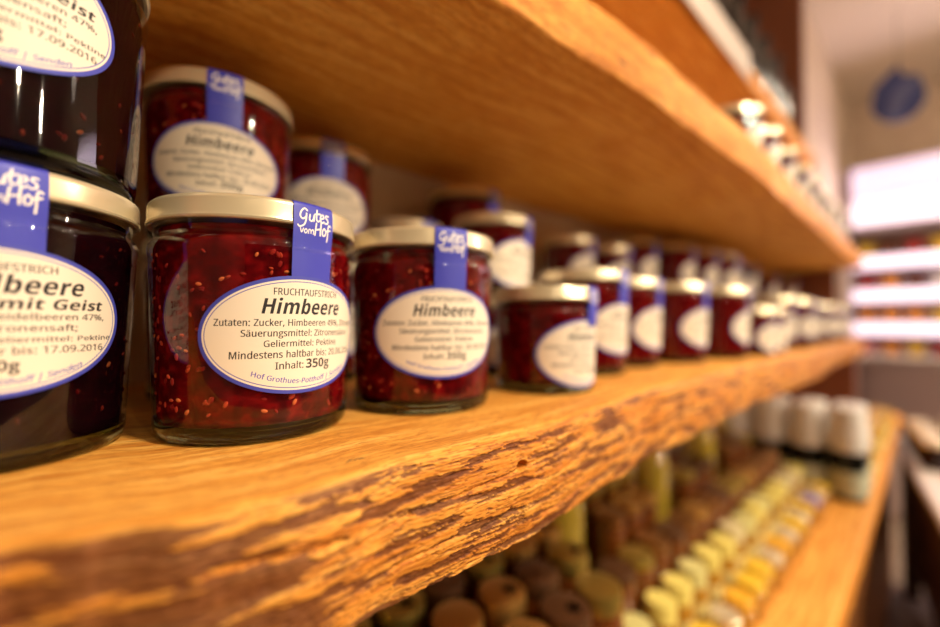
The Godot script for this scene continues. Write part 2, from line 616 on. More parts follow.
func board(called: String, y_top: float, thick: float, steps: Array, line: Array, face_n: int, seed_: int, tint: Color, bark: float, uv_off: Vector2, detailed: bool) -> MeshInstance3D:
	var fib := fbm(1.0, 3, seed_)
	var rid := fbm(1.0, 3, seed_ + 1, FastNoiseLite.TYPE_SIMPLEX_SMOOTH, true)
	var patch := fbm(1.0, 4, seed_ + 2)
	var wob := fbm(1.0, 3, seed_ + 3)
	var grit := fbm(1.0, 3, seed_ + 4)
	var back := ROOM_LO.z
	# the cross-section as (kind, position): top from the wall to the edge, then the face, then the underside
	var top_fr := [0.0, 0.35, 0.65, 0.8, 0.88, 0.93, 0.96, 0.98, 0.99, 1.0]
	var cols := top_fr.size() + face_n + 4
	var rows := 0
	var ss := PackedFloat32Array()
	for st in steps:
		var s: float = st[0]
		while s < st[1] - 1e-6:
			ss.append(s)
			s += st[2]
	ss.append(steps[-1][1])
	rows = ss.size()
	var v := PackedVector3Array()
	var c := PackedColorArray()
	var uv := PackedVector2Array()
	v.resize(rows * cols)
	c.resize(rows * cols)
	uv.resize(rows * cols)
	var white := Color(1, 1, 1)
	for i in rows:
		var s := ss[i]
		var n0 := edge_line(line, s) + 0.0015 * wob.get_noise_2d(s * 9.0, 3.3) + 0.0006 * wob.get_noise_2d(s * 60.0, 8.3)
		var lean := 0.004 + 0.003 * wob.get_noise_2d(s * 5.0, 40.0)
		var low := thick + 0.0025 * wob.get_noise_2d(s * 8.0, 77.0) + 0.0009 * wob.get_noise_2d(s * 70.0, 90.0)
		for j in cols:
			var k := i * cols + j
			var p: Vector3
			var col := tint
			var u := s
			var w := 0.0
			if j < top_fr.size():
				var z := lerpf(back, n0 - 0.004, top_fr[j])
				p = Vector3(s, y_top, z)
				w = z - n0
			elif j < top_fr.size() + face_n:
				var f := float(j - top_fr.size() + 1) / face_n
				w = f * low
				# rounded top corner, slightly bulging face
				var dz := 0.0
				var dy := w
				var rr := 0.005
				if w < rr * 1.57:
					var an := w / rr
					dz = -0.004 + 0.004 * sin(an)
					dy = rr * (1.0 - cos(an))
				else:
					dy = rr + (w - rr * 1.57) * (low - rr) / (low - rr * 1.57)
				var bulge := lean * sin(PI * clampf(w / low, 0, 1)) * 0.6
				var ws := w + 0.0018 * wob.get_noise_2d(s * 11.0, w * 9.0)
				# how far the wood is stripped: flakes of bark left on the bare wood, and fine dark fibres
				var gr := grit.get_noise_2d(u * 300.0, ws * 800.0)
				var pt := patch.get_noise_2d(u * 16.0, ws * 130.0) + 0.45 * patch.get_noise_2d(u * 46.0 + 40.0, ws * 520.0) + 0.18 * gr + bark
				var on_face := smoothstep(0.001, 0.006, w)
				if detailed:
					pt += 0.50 * (1.0 - smoothstep(-0.03, 0.085, s + 0.02 * gr)) + 0.10 * smoothstep(0.030, 0.045, w)
				var flake := smoothstep(0.06, 0.11, pt) * on_face
				var fb := fib.get_noise_2d(u * 26.0, ws * 560.0)
				var f2 := fib.get_noise_2d(u * 36.0 + 9.0, ws * 1250.0 + 70.0)
				var fine := 0.0 if not detailed else smoothstep(0.16, 0.34, f2 + 0.12 * fb) * smoothstep(-0.35, 0.05, patch.get_noise_2d(u * 40.0 + 7.0, ws * 90.0 + 31.0))
				var rg := rid.get_noise_2d(u * 20.0, ws * 230.0)
				var disp := 0.0
				disp += 0.00020 * fb
				disp -= 0.0008 * smoothstep(0.66, 0.97, rg)
				disp += 0.00010 * gr
				disp -= 0.00050 * flake
				disp -= 0.00025 * fine
				var cr := smoothstep(0.60, 0.95, rg)
				if detailed:
					var hd := Vector2((s - hole.x) / 0.0026, (w - hole.y) / 0.0016).length()
					if hd < 1.3: disp -= 0.014 * smoothstep(1.25, 0.9, hd)
					for q in cracks:
						var dd := Geometry2D.get_closest_point_to_segment(Vector2(s, w + 0.0006 * gr), q[0], q[1]).distance_to(Vector2(s, w + 0.0006 * gr))
						if dd < q[2]: disp -= q[3] * (1.0 - dd / q[2])
				disp *= on_face
				p = Vector3(s, y_top - dy, n0 + dz + bulge + disp)
				# bark is a purplish brown against the bare orange wood; the deep splits hold old dirt
				var bare := Color(0.98, 0.86 + 0.10 * fb, 0.72 + 0.14 * fb)
				var bk := Color(0.24 + 0.12 * gr, 0.17 + 0.10 * gr, 0.30 + 0.2 * gr)
				col = bare.lerp(bk, clampf(flake * 0.92 + (0.45 * cr + 0.72 * fine) * on_face, 0.0, 1.0))
				col = Color(white).lerp(col, on_face) * tint
			else:
				var e := j - top_fr.size() - face_n
				var z := lerpf(n0 - 0.0015, back, [0.0, 0.02, 0.4, 1.0][e])
				p = Vector3(s, y_top - low + (0.0 if e > 0 else 0.0), z)
				w = thick + (n0 - z)
			v[k] = p
			c[k] = Color(col.r, col.g, col.b)
			uv[k] = Vector2((s + 0.3) / 1.05, (w + 0.30) / 0.33) + uv_off
	var idx := PackedInt32Array()
	for i in rows - 1:
		for j in cols - 1:
			var a := i * cols + j
			var b := a + cols
			idx.append_array(PackedInt32Array([a, b, b + 1, a, b + 1, a + 1]))
	# normals from the grid
	var n := PackedVector3Array()
	n.resize(rows * cols)
	for i in rows:
		for j in cols:
			var a := v[maxi(i - 1, 0) * cols + j]
			var b := v[mini(i + 1, rows - 1) * cols + j]
			var d := v[i * cols + maxi(j - 1, 0)]
			var e := v[i * cols + mini(j + 1, cols - 1)]
			n[i * cols + j] = (e - d).cross(b - a).normalized()
	# end grain caps
	for side in [0, rows - 1]:
		var base := v.size()
		var dir := Vector3(-1, 0, 0) if side == 0 else Vector3(1, 0, 0)
		for j in cols:
			v.append(v[side * cols + j])
			n.append(dir)
			c.append(tint)
			uv.append(Vector2(v[side * cols + j].z * 3.0, v[side * cols + j].y * 3.0))
		for j in range(1, cols - 1):
			idx.append_array(PackedInt32Array([base, base + j, base + j + 1] if side == 0 else [base, base + j + 1, base + j]))
	return solo(called, make_mesh(v, n, idx, uv, c), M.wood)

func _shelves() -> void:
	hole = Vector2(0.1352, 0.0160)
	cracks = [
		[Vector2(0.112, 0.034), Vector2(0.122, 0.0335), 0.0011, 0.0022],
		[Vector2(0.122, 0.0335), Vector2(0.128, 0.0315), 0.0011, 0.0026],
		[Vector2(0.128, 0.0315), Vector2(0.135, 0.0335), 0.0010, 0.0020],
		[Vector2(0.08, 0.0200), Vector2(0.1345, 0.0172), 0.0009, 0.0014],
		[Vector2(0.055, 0.024), Vector2(0.08, 0.0200), 0.0010, 0.0014],
		[Vector2(0.02, 0.016), Vector2(0.055, 0.0195), 0.0012, 0.0022],
		[Vector2(0.138, 0.0165), Vector2(0.19, 0.0145), 0.0009, 0.0012],
		[Vector2(0.06, 0.036), Vector2(0.10, 0.033), 0.0009, 0.0012],
		[Vector2(0.15, 0.040), Vector2(0.22, 0.038), 0.0010, 0.0014],
	]
	var line := [[-0.6, -0.150], [-0.1, -0.142], [-0.015, -0.131], [0.0, -0.126], [0.02, -0.120], [0.042, -0.118], [0.076, -0.121], [0.107, -0.120], [0.15, -0.1205], [0.215, -0.127], [0.30, -0.136], [0.55, -0.141], [0.9, -0.137], [1.3, -0.150], [2.1, -0.150]]
	tag(board("shelf_board", H, 0.047, [[-0.5, -0.1, 0.004], [-0.1, 0.02, 0.0012], [0.02, 0.30, 0.00065], [0.30, 0.55, 0.0014], [0.55, 1.75, 0.006]], line, 116, 11, Color(1, 1, 1), -0.04, Vector2.ZERO, true),
		"thick oak shelf board with a rough bark edge carrying the raspberry jam jars", "shelf")
	var ink := std("dark ink", Color8(30, 26, 34), 0.6)
	var mark := get_node("shelf_board")
	for q in [[0.0, 0.0, 0.0020, 0.5], [0.0012, 0.0004, 0.0016, -0.7], [0.0026, 0.0, 0.0018, 0.4], [0.0038, 0.0003, 0.0012, -0.4], [0.0046, -0.0002, 0.0018, 0.15]]:
		var dash := part("ink_mark", bevel_box(Vector3(q[2], 0.0001, 0.0004), 0.00002), ink, mark, Vector3(0.0635 + q[0], H, -0.1325 - q[1]))
		dash.rotation.y = q[3]
	var up := [[-0.6, -0.16], [0.15, -0.155], [0.35, -0.145], [0.6, -0.138], [0.9, -0.143], [1.6, -0.15]]
	tag(board("shelf_board", H + 0.265, 0.043, [[-0.5, 1.75, 0.006]], up, 24, 57, Color(1, 1, 1), -0.5, Vector2(0.37, 0.2), false),
		"brown wooden shelf board directly above the stacked jam jars", "shelf")
	var top := [[-0.6, -0.23], [0.6, -0.235], [0.9, -0.228], [1.6, -0.23]]
	tag(board("shelf_board", H + 0.54, 0.04, [[-0.5, 1.55, 0.008]], top, 20, 91, Color(1, 1, 1), -0.5, Vector2(0.61, 0.5), false),
		"narrow dark wooden shelf board with a white card rail on its front", "shelf")
	var low := [[-0.6, -0.102], [0.5, -0.099], [1.0, -0.096], [2.7, -0.108]]
	tag(board("shelf_board", H - 0.36, 0.045, [[-0.5, 2.7, 0.007]], low, 24, 71, Color(1, 1, 1), -0.6, Vector2(0.15, 0.7), false),
		"deep pale wooden shelf board holding honey jars and yellow bottles", "shelf")
	# uprights and plinth
	var up_mat := std("brown upright", Color8(128, 70, 40), 0.6)
	tag(solo("shelf_upright", bevel_box(Vector3(0.03, 2.75 - (H + 0.54), 0.155)), up_mat, Vector3(1.565, H + 0.54, -0.3275)), "tall brown wooden upright at the end of the narrow top shelf", "upright")
	var pl := std("brown fascia", Color8(176, 112, 56), 0.6)
	tag(solo("base_cabinet", bevel_box(Vector3(3.18, H - 0.4085, 0.26)), pl, Vector3(1.09, 0, -0.274)), "plain brown wooden base panel under the deep lower shelf board", "cabinet")
	tag(solo("shelf_upright", bevel_box(Vector3(0.03, 0.310, 0.24)), up_mat, Vector3(1.735, H - 0.36, -0.285)), "short brown upright standing on the deep lower shelf", "upright")
	tag(solo("shelf_upright", bevel_box(Vector3(0.03, 0.222, 0.20)), up_mat, Vector3(1.735, H, -0.305)), "short brown upright standing on the oak shelf beyond the jam jars", "upright")
	tag(solo("price_rail", bevel_box(Vector3(0.62, 0.055, 0.003), 0.001), std("off white card", Color8(206, 190, 178), 0.7), Vector3(0.58, H + 0.494, -0.222)), "white card price rail along the front of the top shelf", "price rail")

# ------------------------------------------------------------------ jam jars
func jar_radius(k: float, y: float) -> float:
	return k * (0.0393 + (y - 0.0075) * 0.0357)

func oval_label(k: float, cy: float, half_w: float, half_h: float) -> ArrayMesh:
	var v := PackedVector3Array()
	var n := PackedVector3Array()
	var uv := PackedVector2Array()
	var idx := PackedInt32Array()
	var rings := 10
	var seg := 72
	for r in rings + 1:
		for q in seg + 1:
			var e := Vector2(cos(TAU * q / seg), sin(TAU * q / seg)) * r / rings
			var y := cy + e.y * half_h
			var rad := jar_radius(k, y) + 0.0003
			var t := e.x * half_w / rad
			v.append(Vector3(rad * sin(t), y, rad * cos(t)))
			n.append(Vector3(sin(t), -0.035, cos(t)).normalized())
			uv.append(Vector2(0.5 + e.x * 0.5, 0.5 - e.y * 0.5))
	for r in rings:
		for q in seg:
			var a := r * (seg + 1) + q
			var b := a + seg + 1
			idx.append_array(PackedInt32Array([a, a + 1, b + 1, a, b + 1, b]))
	return make_mesh(v, n, idx, uv)

func seal_strip(k: float, hgt: float, foot: float) -> ArrayMesh:
	# paper seal: from the lid's top over the rim, down its side, across the neck to below the label's top
	var hw := 0.0090 * k
	var path := [Vector2(0.026 * k, hgt - 0.0003), Vector2(0.037 * k, hgt - 0.0002), Vector2(0.0395 * k, hgt + 0.0003), Vector2(0.0411 * k, hgt + 0.0003), Vector2(0.0421 * k, hgt - 0.0003), Vector2(0.0427 * k, hgt - 0.0014), Vector2(0.0429 * k, hgt - 0.004), Vector2(0.0430 * k, hgt - 0.0085),
		Vector2(0.0428 * k, hgt - 0.0115), Vector2(0.0424 * k, hgt - 0.0150), Vector2(0.0421 * k, hgt - 0.0185), Vector2(0.0420 * k, hgt - 0.0225), Vector2(jar_radius(k, hgt - 0.027) + 0.0002, hgt - 0.027), Vector2(jar_radius(k, foot) + 0.0002, foot)]
	var v := PackedVector3Array()
	var n := PackedVector3Array()
	var uv := PackedVector2Array()
	var idx := PackedInt32Array()
	var across := 10
	var run := 0.0
	var at_rim := 0.0
	for i in range(1, 5): at_rim += path[i].distance_to(path[i - 1])
	for i in path.size():
		if i > 0: run += path[i].distance_to(path[i - 1])
		var d: Vector2 = path[mini(i + 1, path.size() - 1)] - path[maxi(i - 1, 0)]
		var nn := Vector2(-d.y, d.x).normalized()
		for j in across + 1:
			var x := lerpf(-hw, hw, float(j) / across)
			var t := x / (0.0425 * k)
			v.append(Vector3(path[i].x * sin(t), path[i].y, path[i].x * cos(t)))
			n.append(Vector3(nn.x * sin(t), nn.y, nn.x * cos(t)))
			# the picture is 1 wide and 3 tall in widths of the strip; the rim lies at 0.60
			uv.append(Vector2(float(j) / across, (0.60 + (run - at_rim) / (2.0 * hw)) / 3.0))
	for i in path.size() - 1:
		for j in across:
			var a := i * (across + 1) + j
			var b := a + across + 1
			idx.append_array(PackedInt32Array([a, a + 1, b + 1, a, b + 1, b]))
	return make_mesh(v, n, idx, uv)

func seeds(k: float, y0: float, y1: float, count: int, seed_: int, pale: float) -> MultiMesh:
	var r := RandomNumberGenerator.new()
	r.seed = seed_
	var mm := MultiMesh.new()
	mm.transform_format = MultiMesh.TRANSFORM_3D
	mm.use_colors = true
	mm.mesh = ellipsoid(1, 1, 1)
	mm.instance_count = count
	for i in count:
		var t := r.randf() * TAU
		var y := lerpf(y0, y1, r.randf())
		var rad := jar_radius(k, y) - 0.0017 - 0.0002 * r.randf()
		var b := Basis(Vector3.UP, t) * Basis(Vector3.BACK, r.randf() * TAU)
		var z := r.randf_range(0.75, 1.25)
		b = b.scaled_local(Vector3(0.0025 * z, 0.0014 * z, 0.0012))
		mm.set_instance_transform(i, Transform3D(b, Vector3(rad * sin(t), y, rad * cos(t))))
		var q := r.randf()
		var c := Color(0.20, 0.010, 0.010).lerp(Color(0.46, 0.055, 0.022), q * q)
		if r.randf() < 0.08: c = Color(0.58, 0.14, 0.045)
		mm.set_instance_color(i, Color(c.r * pale, c.g * pale, c.b * pale))
	return mm

func make_jar(key: String, k: float, hgt: float, dark: bool, seed_count: int, lift := 0.0) -> Node3D:
	var o := Node3D.new()
	var d := hgt - LID_TOP
	var sh := func(list: Array) -> Array:
		return list.map(func(p): return Vector2(p[0] * k, p[1] + (d if p[1] > 0.05 else 0.0)))
	# walls follow jar_radius, so that the label and the seal lie on the glass
	var y_sh := 0.072 + d
	var r_sh := jar_radius(1.0, y_sh)
	part("glass", lathe(sh.call([[0.0393, 0.0075], [r_sh, 0.072], [r_sh + 0.0004, 0.0745], [r_sh + 0.0006, 0.0765], [r_sh + 0.0003, 0.0780], [r_sh - 0.0003, 0.0792], [r_sh - 0.0011, 0.0801], [r_sh - 0.0018, 0.0808], [r_sh - 0.0020, 0.082], [r_sh - 0.0014, 0.0832], [r_sh - 0.0014, 0.0880]]), 72), M.glass, o)
	part("glass_foot", lathe(sh.call([[0.0, 0.0012], [0.030, 0.0010], [0.0335, 0.0], [0.0358, 0.0], [0.0374, 0.0006], [0.0387, 0.0024], [0.0392, 0.0050], [0.0393, 0.0075], [0.0374, 0.0068], [0.036, 0.0052], [0.0, 0.0046]]), 72), M.base_glass, o)
	var jam := part("jam", lathe(sh.call([[0.0, 0.0049], [0.0356, 0.0055], [0.0369, 0.0068], [0.0376, 0.0095], [r_sh - 0.0017, 0.072], [r_sh - 0.0017, 0.0766], [r_sh - 0.0025, 0.0790], [r_sh - 0.0034, 0.0806], [r_sh - 0.0038, 0.082], [r_sh - 0.0034, 0.0845], [0.0, 0.0850]]), 72), M.dark_jam if dark else M.jam, o)
	if seed_count:
		var mi := MultiMeshInstance3D.new()
		mi.name = "seeds"
		mi.multimesh = seeds(k, 0.011, hgt - 0.020, seed_count, 100 + seed_count, 0.25 if dark else 1.0)
		mi.material_override = M.seed
		mi.set_meta("kind", "stuff")
		jam.add_child(mi)
	part("lid", lathe(sh.call([[0.0405, 0.0862], [0.0417, 0.0856], [0.0425, 0.0860], [0.0427, 0.0868], [0.0423, 0.0877], [0.0423, 0.0930], [0.0420, 0.0942], [0.0411, 0.0950], [0.0400, 0.0951], [0.0393, 0.0947], [0.0388, 0.0942], [0.0, 0.0942]]), 72), M.lid, o)
	var cy := (0.0420 if hgt > 0.08 else 0.0270) + lift
	var hh := 0.0234 if hgt > 0.08 else 0.0228
	part("seal_strip", seal_strip(k, hgt, cy + hh * 0.6), M.strip, o).rotation.y = deg_to_rad(5.0 if hgt > 0.08 else 14.0)
	part("paper_label", oval_label(k, cy, 0.0372, hh), M.label_dark if dark else M.label_red, o)
	proto[key] = o
	return o

const SHELF_GROUP := "jam jars on the oak shelf"
const NTH := ["first", "second", "third", "fourth", "fifth", "sixth", "seventh", "eighth", "ninth", "tenth", "eleventh", "twelfth", "thirteenth", "fourteenth", "fifteenth", "sixteenth", "seventeenth", "eighteenth", "nineteenth", "twentieth", "twenty-first", "twenty-second", "twenty-third", "twenty-fourth"]
func jam_jar(key: String, s: float, n: float, y: float, az_deg: float, label: String, group := SHELF_GROUP) -> void:
	var c := copy(proto[key], "jam_jar", Vector3(s, H + y, n), deg_to_rad(az_deg))
	tag(c, label, "jar", group)

func _jam_jars() -> void:
	make_jar("big", 1.0, LID_TOP, false, 380)
	make_jar("dark", 1.0, LID_TOP, true, 110, 0.005)
	make_jar("dark_high", 1.0, LID_TOP, true, 111, 0.010)
	make_jar("small", 0.885, 0.0715, false, 0)
	var back_row := "standing back-row jam jar, first along from the blueberry jars"
	var back_up := "stacked back-row jam jar, first along from the blueberry jars"
	jam_jar("dark", -0.0302, -0.2265, 0, 7, "blueberry jam jar with Heidelbeere mit Geist label standing on the oak shelf")
	jam_jar("dark_high", -0.0285, -0.2258, LID_TOP, -3, "blueberry jam jar with spirit label stacked on top of another blueberry jar")
	jam_jar("big", 0.0555, -0.2098, 0, 8, "raspberry jam jar with crisply legible Himbeere label beside the dark blueberry jar")
	jam_jar("big", 0.1435, -0.2032, 0, -20, "raspberry jam jar with turned Himbeere label between the legible jar and the short jar")
	jam_jar("small", 0.2430, -0.1906, 0, -2, "short raspberry jam jar with gold lid, first of the front row's short jars")
	jam_jar("big", 0.351, -0.228, 0, 0, "tall raspberry jam jar standing just beyond the first short jar")
	# stacked behind the front row
	var ups := 1
	var downs := 1
	jam_jar("big", 0.060, -0.312, 0, -12, "raspberry jam jar in shadow directly behind the legible jar")
	jam_jar("big", 0.058, -0.309, LID_TOP, -14, "raspberry jam jar stacked behind the legible jar, its blurred oval label facing forward")
	jam_jar("dark", -0.035, -0.325, 0, 5, "blueberry jam jar in shadow behind the front blueberry jar")
	jam_jar("dark", -0.035, -0.325, LID_TOP, 5, "blueberry jam jar stacked on the shadowed blueberry jar behind")
	jam_jar("big", 0.145, -0.352, 0, -18, back_row, "jam jars in the back rows")
	jam_jar("big", 0.142, -0.352, LID_TOP, -16, back_up, "jam jars in the back rows")
	for q in [
		["small", 0.232, -0.352, 0.0, -12, 0], ["big", 0.322, -0.352, 0.0, -8, 0], ["small", 0.228, -0.352, 0.0715, -10, 1], ["big", 0.308, -0.355, LID_TOP, 6, 1],
		["small", 0.282, -0.280, 0.0, -5, 0], ["small", 0.276, -0.278, 0.0715, 8, 1],
		["big", 0.42, -0.355, 0.0, 0, 0], ["big", 0.51, -0.355, 0.0, 0, 0], ["small", 0.505, -0.352, LID_TOP, 6, 1],
		["big", 0.60, -0.355, 0.0, 4, 0], ["small", 0.61, -0.352, LID_TOP, 0, 1], ["big", 0.70, -0.355, 0.0, 0, 0], ["big", 0.745, -0.268, 0.0, 0, 0], ["big", 0.70, -0.355, LID_TOP, 5, 1],
		["big", 0.79, -0.355, 0.0, 0, 0], ["big", 0.80, -0.330, LID_TOP, 8, 1], ["big", 0.89, -0.330, 0.0, 8, 0], ["big", 0.89, -0.320, LID_TOP, 4, 1], ["big", 0.98, -0.31, 0.0, 0, 0], ["big", 0.98, -0.31, LID_TOP, 0, 1],
		["dark", 1.09, -0.33, 0.0, 0, 0], ["dark", 1.09, -0.33, LID_TOP, 0, 1], ["dark", 1.2, -0.33, 0.0, 0, 0], ["dark", 1.2, -0.33, LID_TOP, 0, 1], ["dark", 1.32, -0.33, 0.0, 0, 0], ["dark", 1.44, -0.33, 0.0, 0, 0],
		["big", 1.45, -0.34, LID_TOP, 0, 1], ["big", 1.56, -0.33, 0.0, 0, 0], ["big", 1.66, -0.33, 0.0, 0, 0], ["big", 1.64, -0.33, LID_TOP, 0, 1]]:
		if q[0] == "dark":
			jam_jar(q[0], q[1], q[2], q[3], q[4], "dark blueberry jam jar %s far along the oak shelf" % ("stacked in the back row" if q[5] else "standing in the back row"), "dark jars far along the oak shelf")
		else:
			var count_up: String = NTH[ups] if q[5] else NTH[downs]
			if q[5]: ups += 1
			else: downs += 1
			jam_jar(q[0], q[1], q[2], q[3], q[4], ("stacked back-row jam jar, %s along from the blueberry jars" if q[5] else "standing back-row jam jar, %s along from the blueberry jars") % count_up, "jam jars in the back rows")
	# the front row running away along the shelf
	var at := 0
	for q in [["big", 0.445, -0.238, 4], ["big", 0.537, -0.222, -2], ["big", 0.640, -0.205, 8], ["small", 0.735, -0.190, 0], ["small", 0.825, -0.195, 5], ["big", 0.92, -0.205, 0], ["big", 1.02, -0.20, 4], ["big", 1.12, -0.205, 0], ["big", 1.23, -0.21, 0], ["big", 1.34, -0.205, 3], ["big", 1.45, -0.21, 0], ["big", 1.56, -0.205, 0], ["big", 1.66, -0.21, 0]]:
		jam_jar(q[0], q[1], q[2], 0.0, q[3], "front-row raspberry jam jar, %s beyond the tall jar that follows the short one" % NTH[at], "front row of jam jars")
		at += 1
	for k in proto: proto[k].free()
	proto.clear()

func _upper_shelf_goods() -> void:
	make_jar("small", 0.885, 0.0715, false, 0)
	var up_at := 0
	for s in [0.46, 0.535, 0.655, 0.75, 0.86, 0.97, 1.08, 1.20, 1.32, 1.44]:
		jam_jar("small", s, -0.186 if s > 0.6 else -0.245, 0.265, 10, "small gold-lidded jam jar on the brown shelf above, %s of its row" % NTH[up_at], "small jars on the shelf above")
		up_at += 1
	for k in proto: proto[k].free()
	proto.clear()
	# dark bottles on the top shelf
	var green := std("dark bottle glass", Color8(26, 24, 20), 0.12)
	var b := lathe([Vector2(0, 0), Vector2(0.030, 0), Vector2(0.033, 0.003), Vector2(0.033, 0.15), Vector2(0.028, 0.175), Vector2(0.013, 0.20), Vector2(0.012, 0.25), Vector2(0.014, 0.251), Vector2(0.014, 0.262), Vector2(0, 0.263)], 24)
	var dark_at := -1
	for s in [0.78, 0.88, 0.98, 1.08, 1.19, 1.3, 1.42]:
		dark_at += 1
		var o := thing("dark_bottle", Vector3(s, H + 0.54, -0.29))
		part("bottle_glass", b, green, o)
		tag(o, "dark glass bottle on the narrow top shelf, %s before the upright" % NTH[6 - dark_at], "bottle", "dark bottles on the top shelf")

# ------------------------------------------------------------------ lower shelf
func _lower_shelf_goods() -> void:
	var y := H - 0.36
	# honey jars with printed gold lids
	var honey := std("dark honey", Color8(104, 54, 16), 0.12)
	honey.clearcoat_enabled = true
	honey.clearcoat = 1.0
	honey.clearcoat_roughness = 0.03
	var lid := std("antique gold lid", Color8(186, 140, 72), 0.32, 0.8)
	var lid_kinds := [lid, std("bronze lid", Color8(140, 96, 50), 0.3, 0.8), std("olive gold lid", Color8(170, 146, 70), 0.28, 0.8), std("brown lid", Color8(92, 60, 36), 0.35, 0.5)]
	var blue := std("blue star print", Color8(30, 62, 120), 0.5)
	var star_st := SurfaceTool.new()
	star_st.begin(Mesh.PRIMITIVE_TRIANGLES)
	for i in 12:
		var r0 := 0.009 if i % 2 == 0 else 0.004
		var r1 := 0.004 if i % 2 == 0 else 0.009
		for p in [Vector3.ZERO, Vector3(r0 * sin(TAU * i / 12), 0, r0 * cos(TAU * i / 12)), Vector3(r1 * sin(TAU * (i + 1) / 12), 0, r1 * cos(TAU * (i + 1) / 12))]:
			star_st.set_normal(Vector3.UP)
			star_st.add_vertex(p)
	var star := star_st.commit()
	var body := lathe([Vector2(0, 0), Vector2(0.026, 0), Vector2(0.030, 0.004), Vector2(0.031, 0.060), Vector2(0.028, 0.068), Vector2(0.026, 0.072), Vector2(0, 0.072)], 32)
	var cap := lathe([Vector2(0.026, 0.069), Vector2(0.0285, 0.069), Vector2(0.029, 0.071), Vector2(0.029, 0.082), Vector2(0.0275, 0.0845), Vector2(0.025, 0.085), Vector2(0.0, 0.085)], 32)
	var band := lathe([Vector2(0.0312, 0.018), Vector2(0.0314, 0.050)], 32)
	var tall_body := lathe([Vector2(0, 0), Vector2(0.020, 0), Vector2(0.0225, 0.003), Vector2(0.0230, 0.132), Vector2(0.0215, 0.142), Vector2(0.0195, 0.149), Vector2(0, 0.149)], 28)
	var tall_cap := lathe([Vector2(0.0195, 0.146), Vector2(0.0215, 0.146), Vector2(0.0218, 0.148), Vector2(0.0218, 0.160), Vector2(0.0208, 0.163), Vector2(0.0185, 0.1637), Vector2(0.0, 0.1637)], 28)
	var j := Node3D.new()
	part("honey", tall_body, honey, j)
	part("lid", tall_cap, lid, j)
	var plain := j.duplicate()
	part("star_print", star, blue, j, Vector3(0.004, 0.1640, 0.006))
	var r := RandomNumberGenerator.new()
	r.seed = 5
	var tall := [[0.470, -0.340], [0.735, -0.340], [0.965, -0.340]]
	for row in 4:
		for i in 24:
			var n := -0.215 - 0.0515 * row
			var s := 0.10 + 0.0505 * i + 0.025 * (row % 2)
			if s > (0.40 if row == 0 else 1.20): continue
			var blocked := false
			for q in tall:
				if Vector2(s - q[0], n - q[1]).length() < 0.060: blocked = true
			if blocked: continue
			var starred: bool = s < 0.42 and (i + row) % 2 == 0
			var o := copy(j if starred else plain, "honey_jar", Vector3(s + r.randf_range(-0.002, 0.002), y, n + r.randf_range(-0.002, 0.002)), r.randf_range(-0.4, 0.4))
			o.get_node("lid").material_override = lid_kinds[r.randi() % 4]
			o.scale.y = 1.0 if s < 0.42 else [1.0, 0.66, 0.84, 0.95][row]
			var words := "%s of its row" % NTH[i]
			tag(o, ("honey jar with blue star on lid, %s, %s row back" if starred else "slim plain-lidded honey jar, %s, %s row back") % [words, NTH[row]], "jar", "starred honey jars" if starred else "plain honey jars")
	j.free()
	plain.free()
	# cream-capped jars of mustard and, before them, small yellow jars
	var mustard := std("yellow mustard", Color8(168, 120, 34), 0.2)
	mustard.clearcoat_enabled = true
	mustard.clearcoat_roughness = 0.03
	var cream := std("pale green cap", Color8(206, 198, 128), 0.4)
	var yl := std("yellow cap", Color8(226, 186, 52), 0.4)
	var b2 := lathe([Vector2(0, 0), Vector2(0.017, 0), Vector2(0.0195, 0.003), Vector2(0.0195, 0.050), Vector2(0.016, 0.058), Vector2(0.014, 0.064), Vector2(0, 0.064)], 24)
	var c2 := lathe([Vector2(0.015, 0.060), Vector2(0.0172, 0.060), Vector2(0.0175, 0.078), Vector2(0.0165, 0.081), Vector2(0, 0.0815)], 24)
	var l2 := lathe([Vector2(0.0198, 0.012), Vector2(0.0198, 0.042)], 24)
	var white_paper := std("pale yellow paper", Color8(240, 226, 150), 0.6)
	var b5 := lathe([Vector2(0, 0), Vector2(0.017, 0), Vector2(0.019, 0.003), Vector2(0.019, 0.034), Vector2(0.016, 0.038), Vector2(0, 0.038)], 24)
	var c5 := lathe([Vector2(0.0165, 0.036), Vector2(0.018, 0.036), Vector2(0.018, 0.047), Vector2(0.0165, 0.049), Vector2(0, 0.049)], 24)
	var caps := [cream, std("buff cap", Color8(214, 200, 150), 0.4), std("straw cap", Color8(222, 206, 110), 0.4)]
	var lows := [yl, M.lid, std("amber cap", Color8(226, 170, 50), 0.35), std("lilac cap", Color8(150, 130, 190), 0.4)]
	var low_names := ["bright yellow", "pale gold", "amber", "lilac"]
	for i in 16:
		var s := 0.445 + 0.0535 * i
		if s > 1.24: continue
		var o := thing("mustard_jar", Vector3(s + r.randf_range(-0.004, 0.004), y, -0.222 + r.randf_range(-0.003, 0.003)), r.randf_range(-0.3, 0.3))
		part("jar_body", b2, mustard, o)
		part("cap", c2, caps[r.randi() % 3], o)
		part("paper_label", l2, white_paper, o)
		tag(o, "pale-capped slim yellow jar, %s of its row counted towards the black bottles" % NTH[i], "jar", "pale-capped jars")
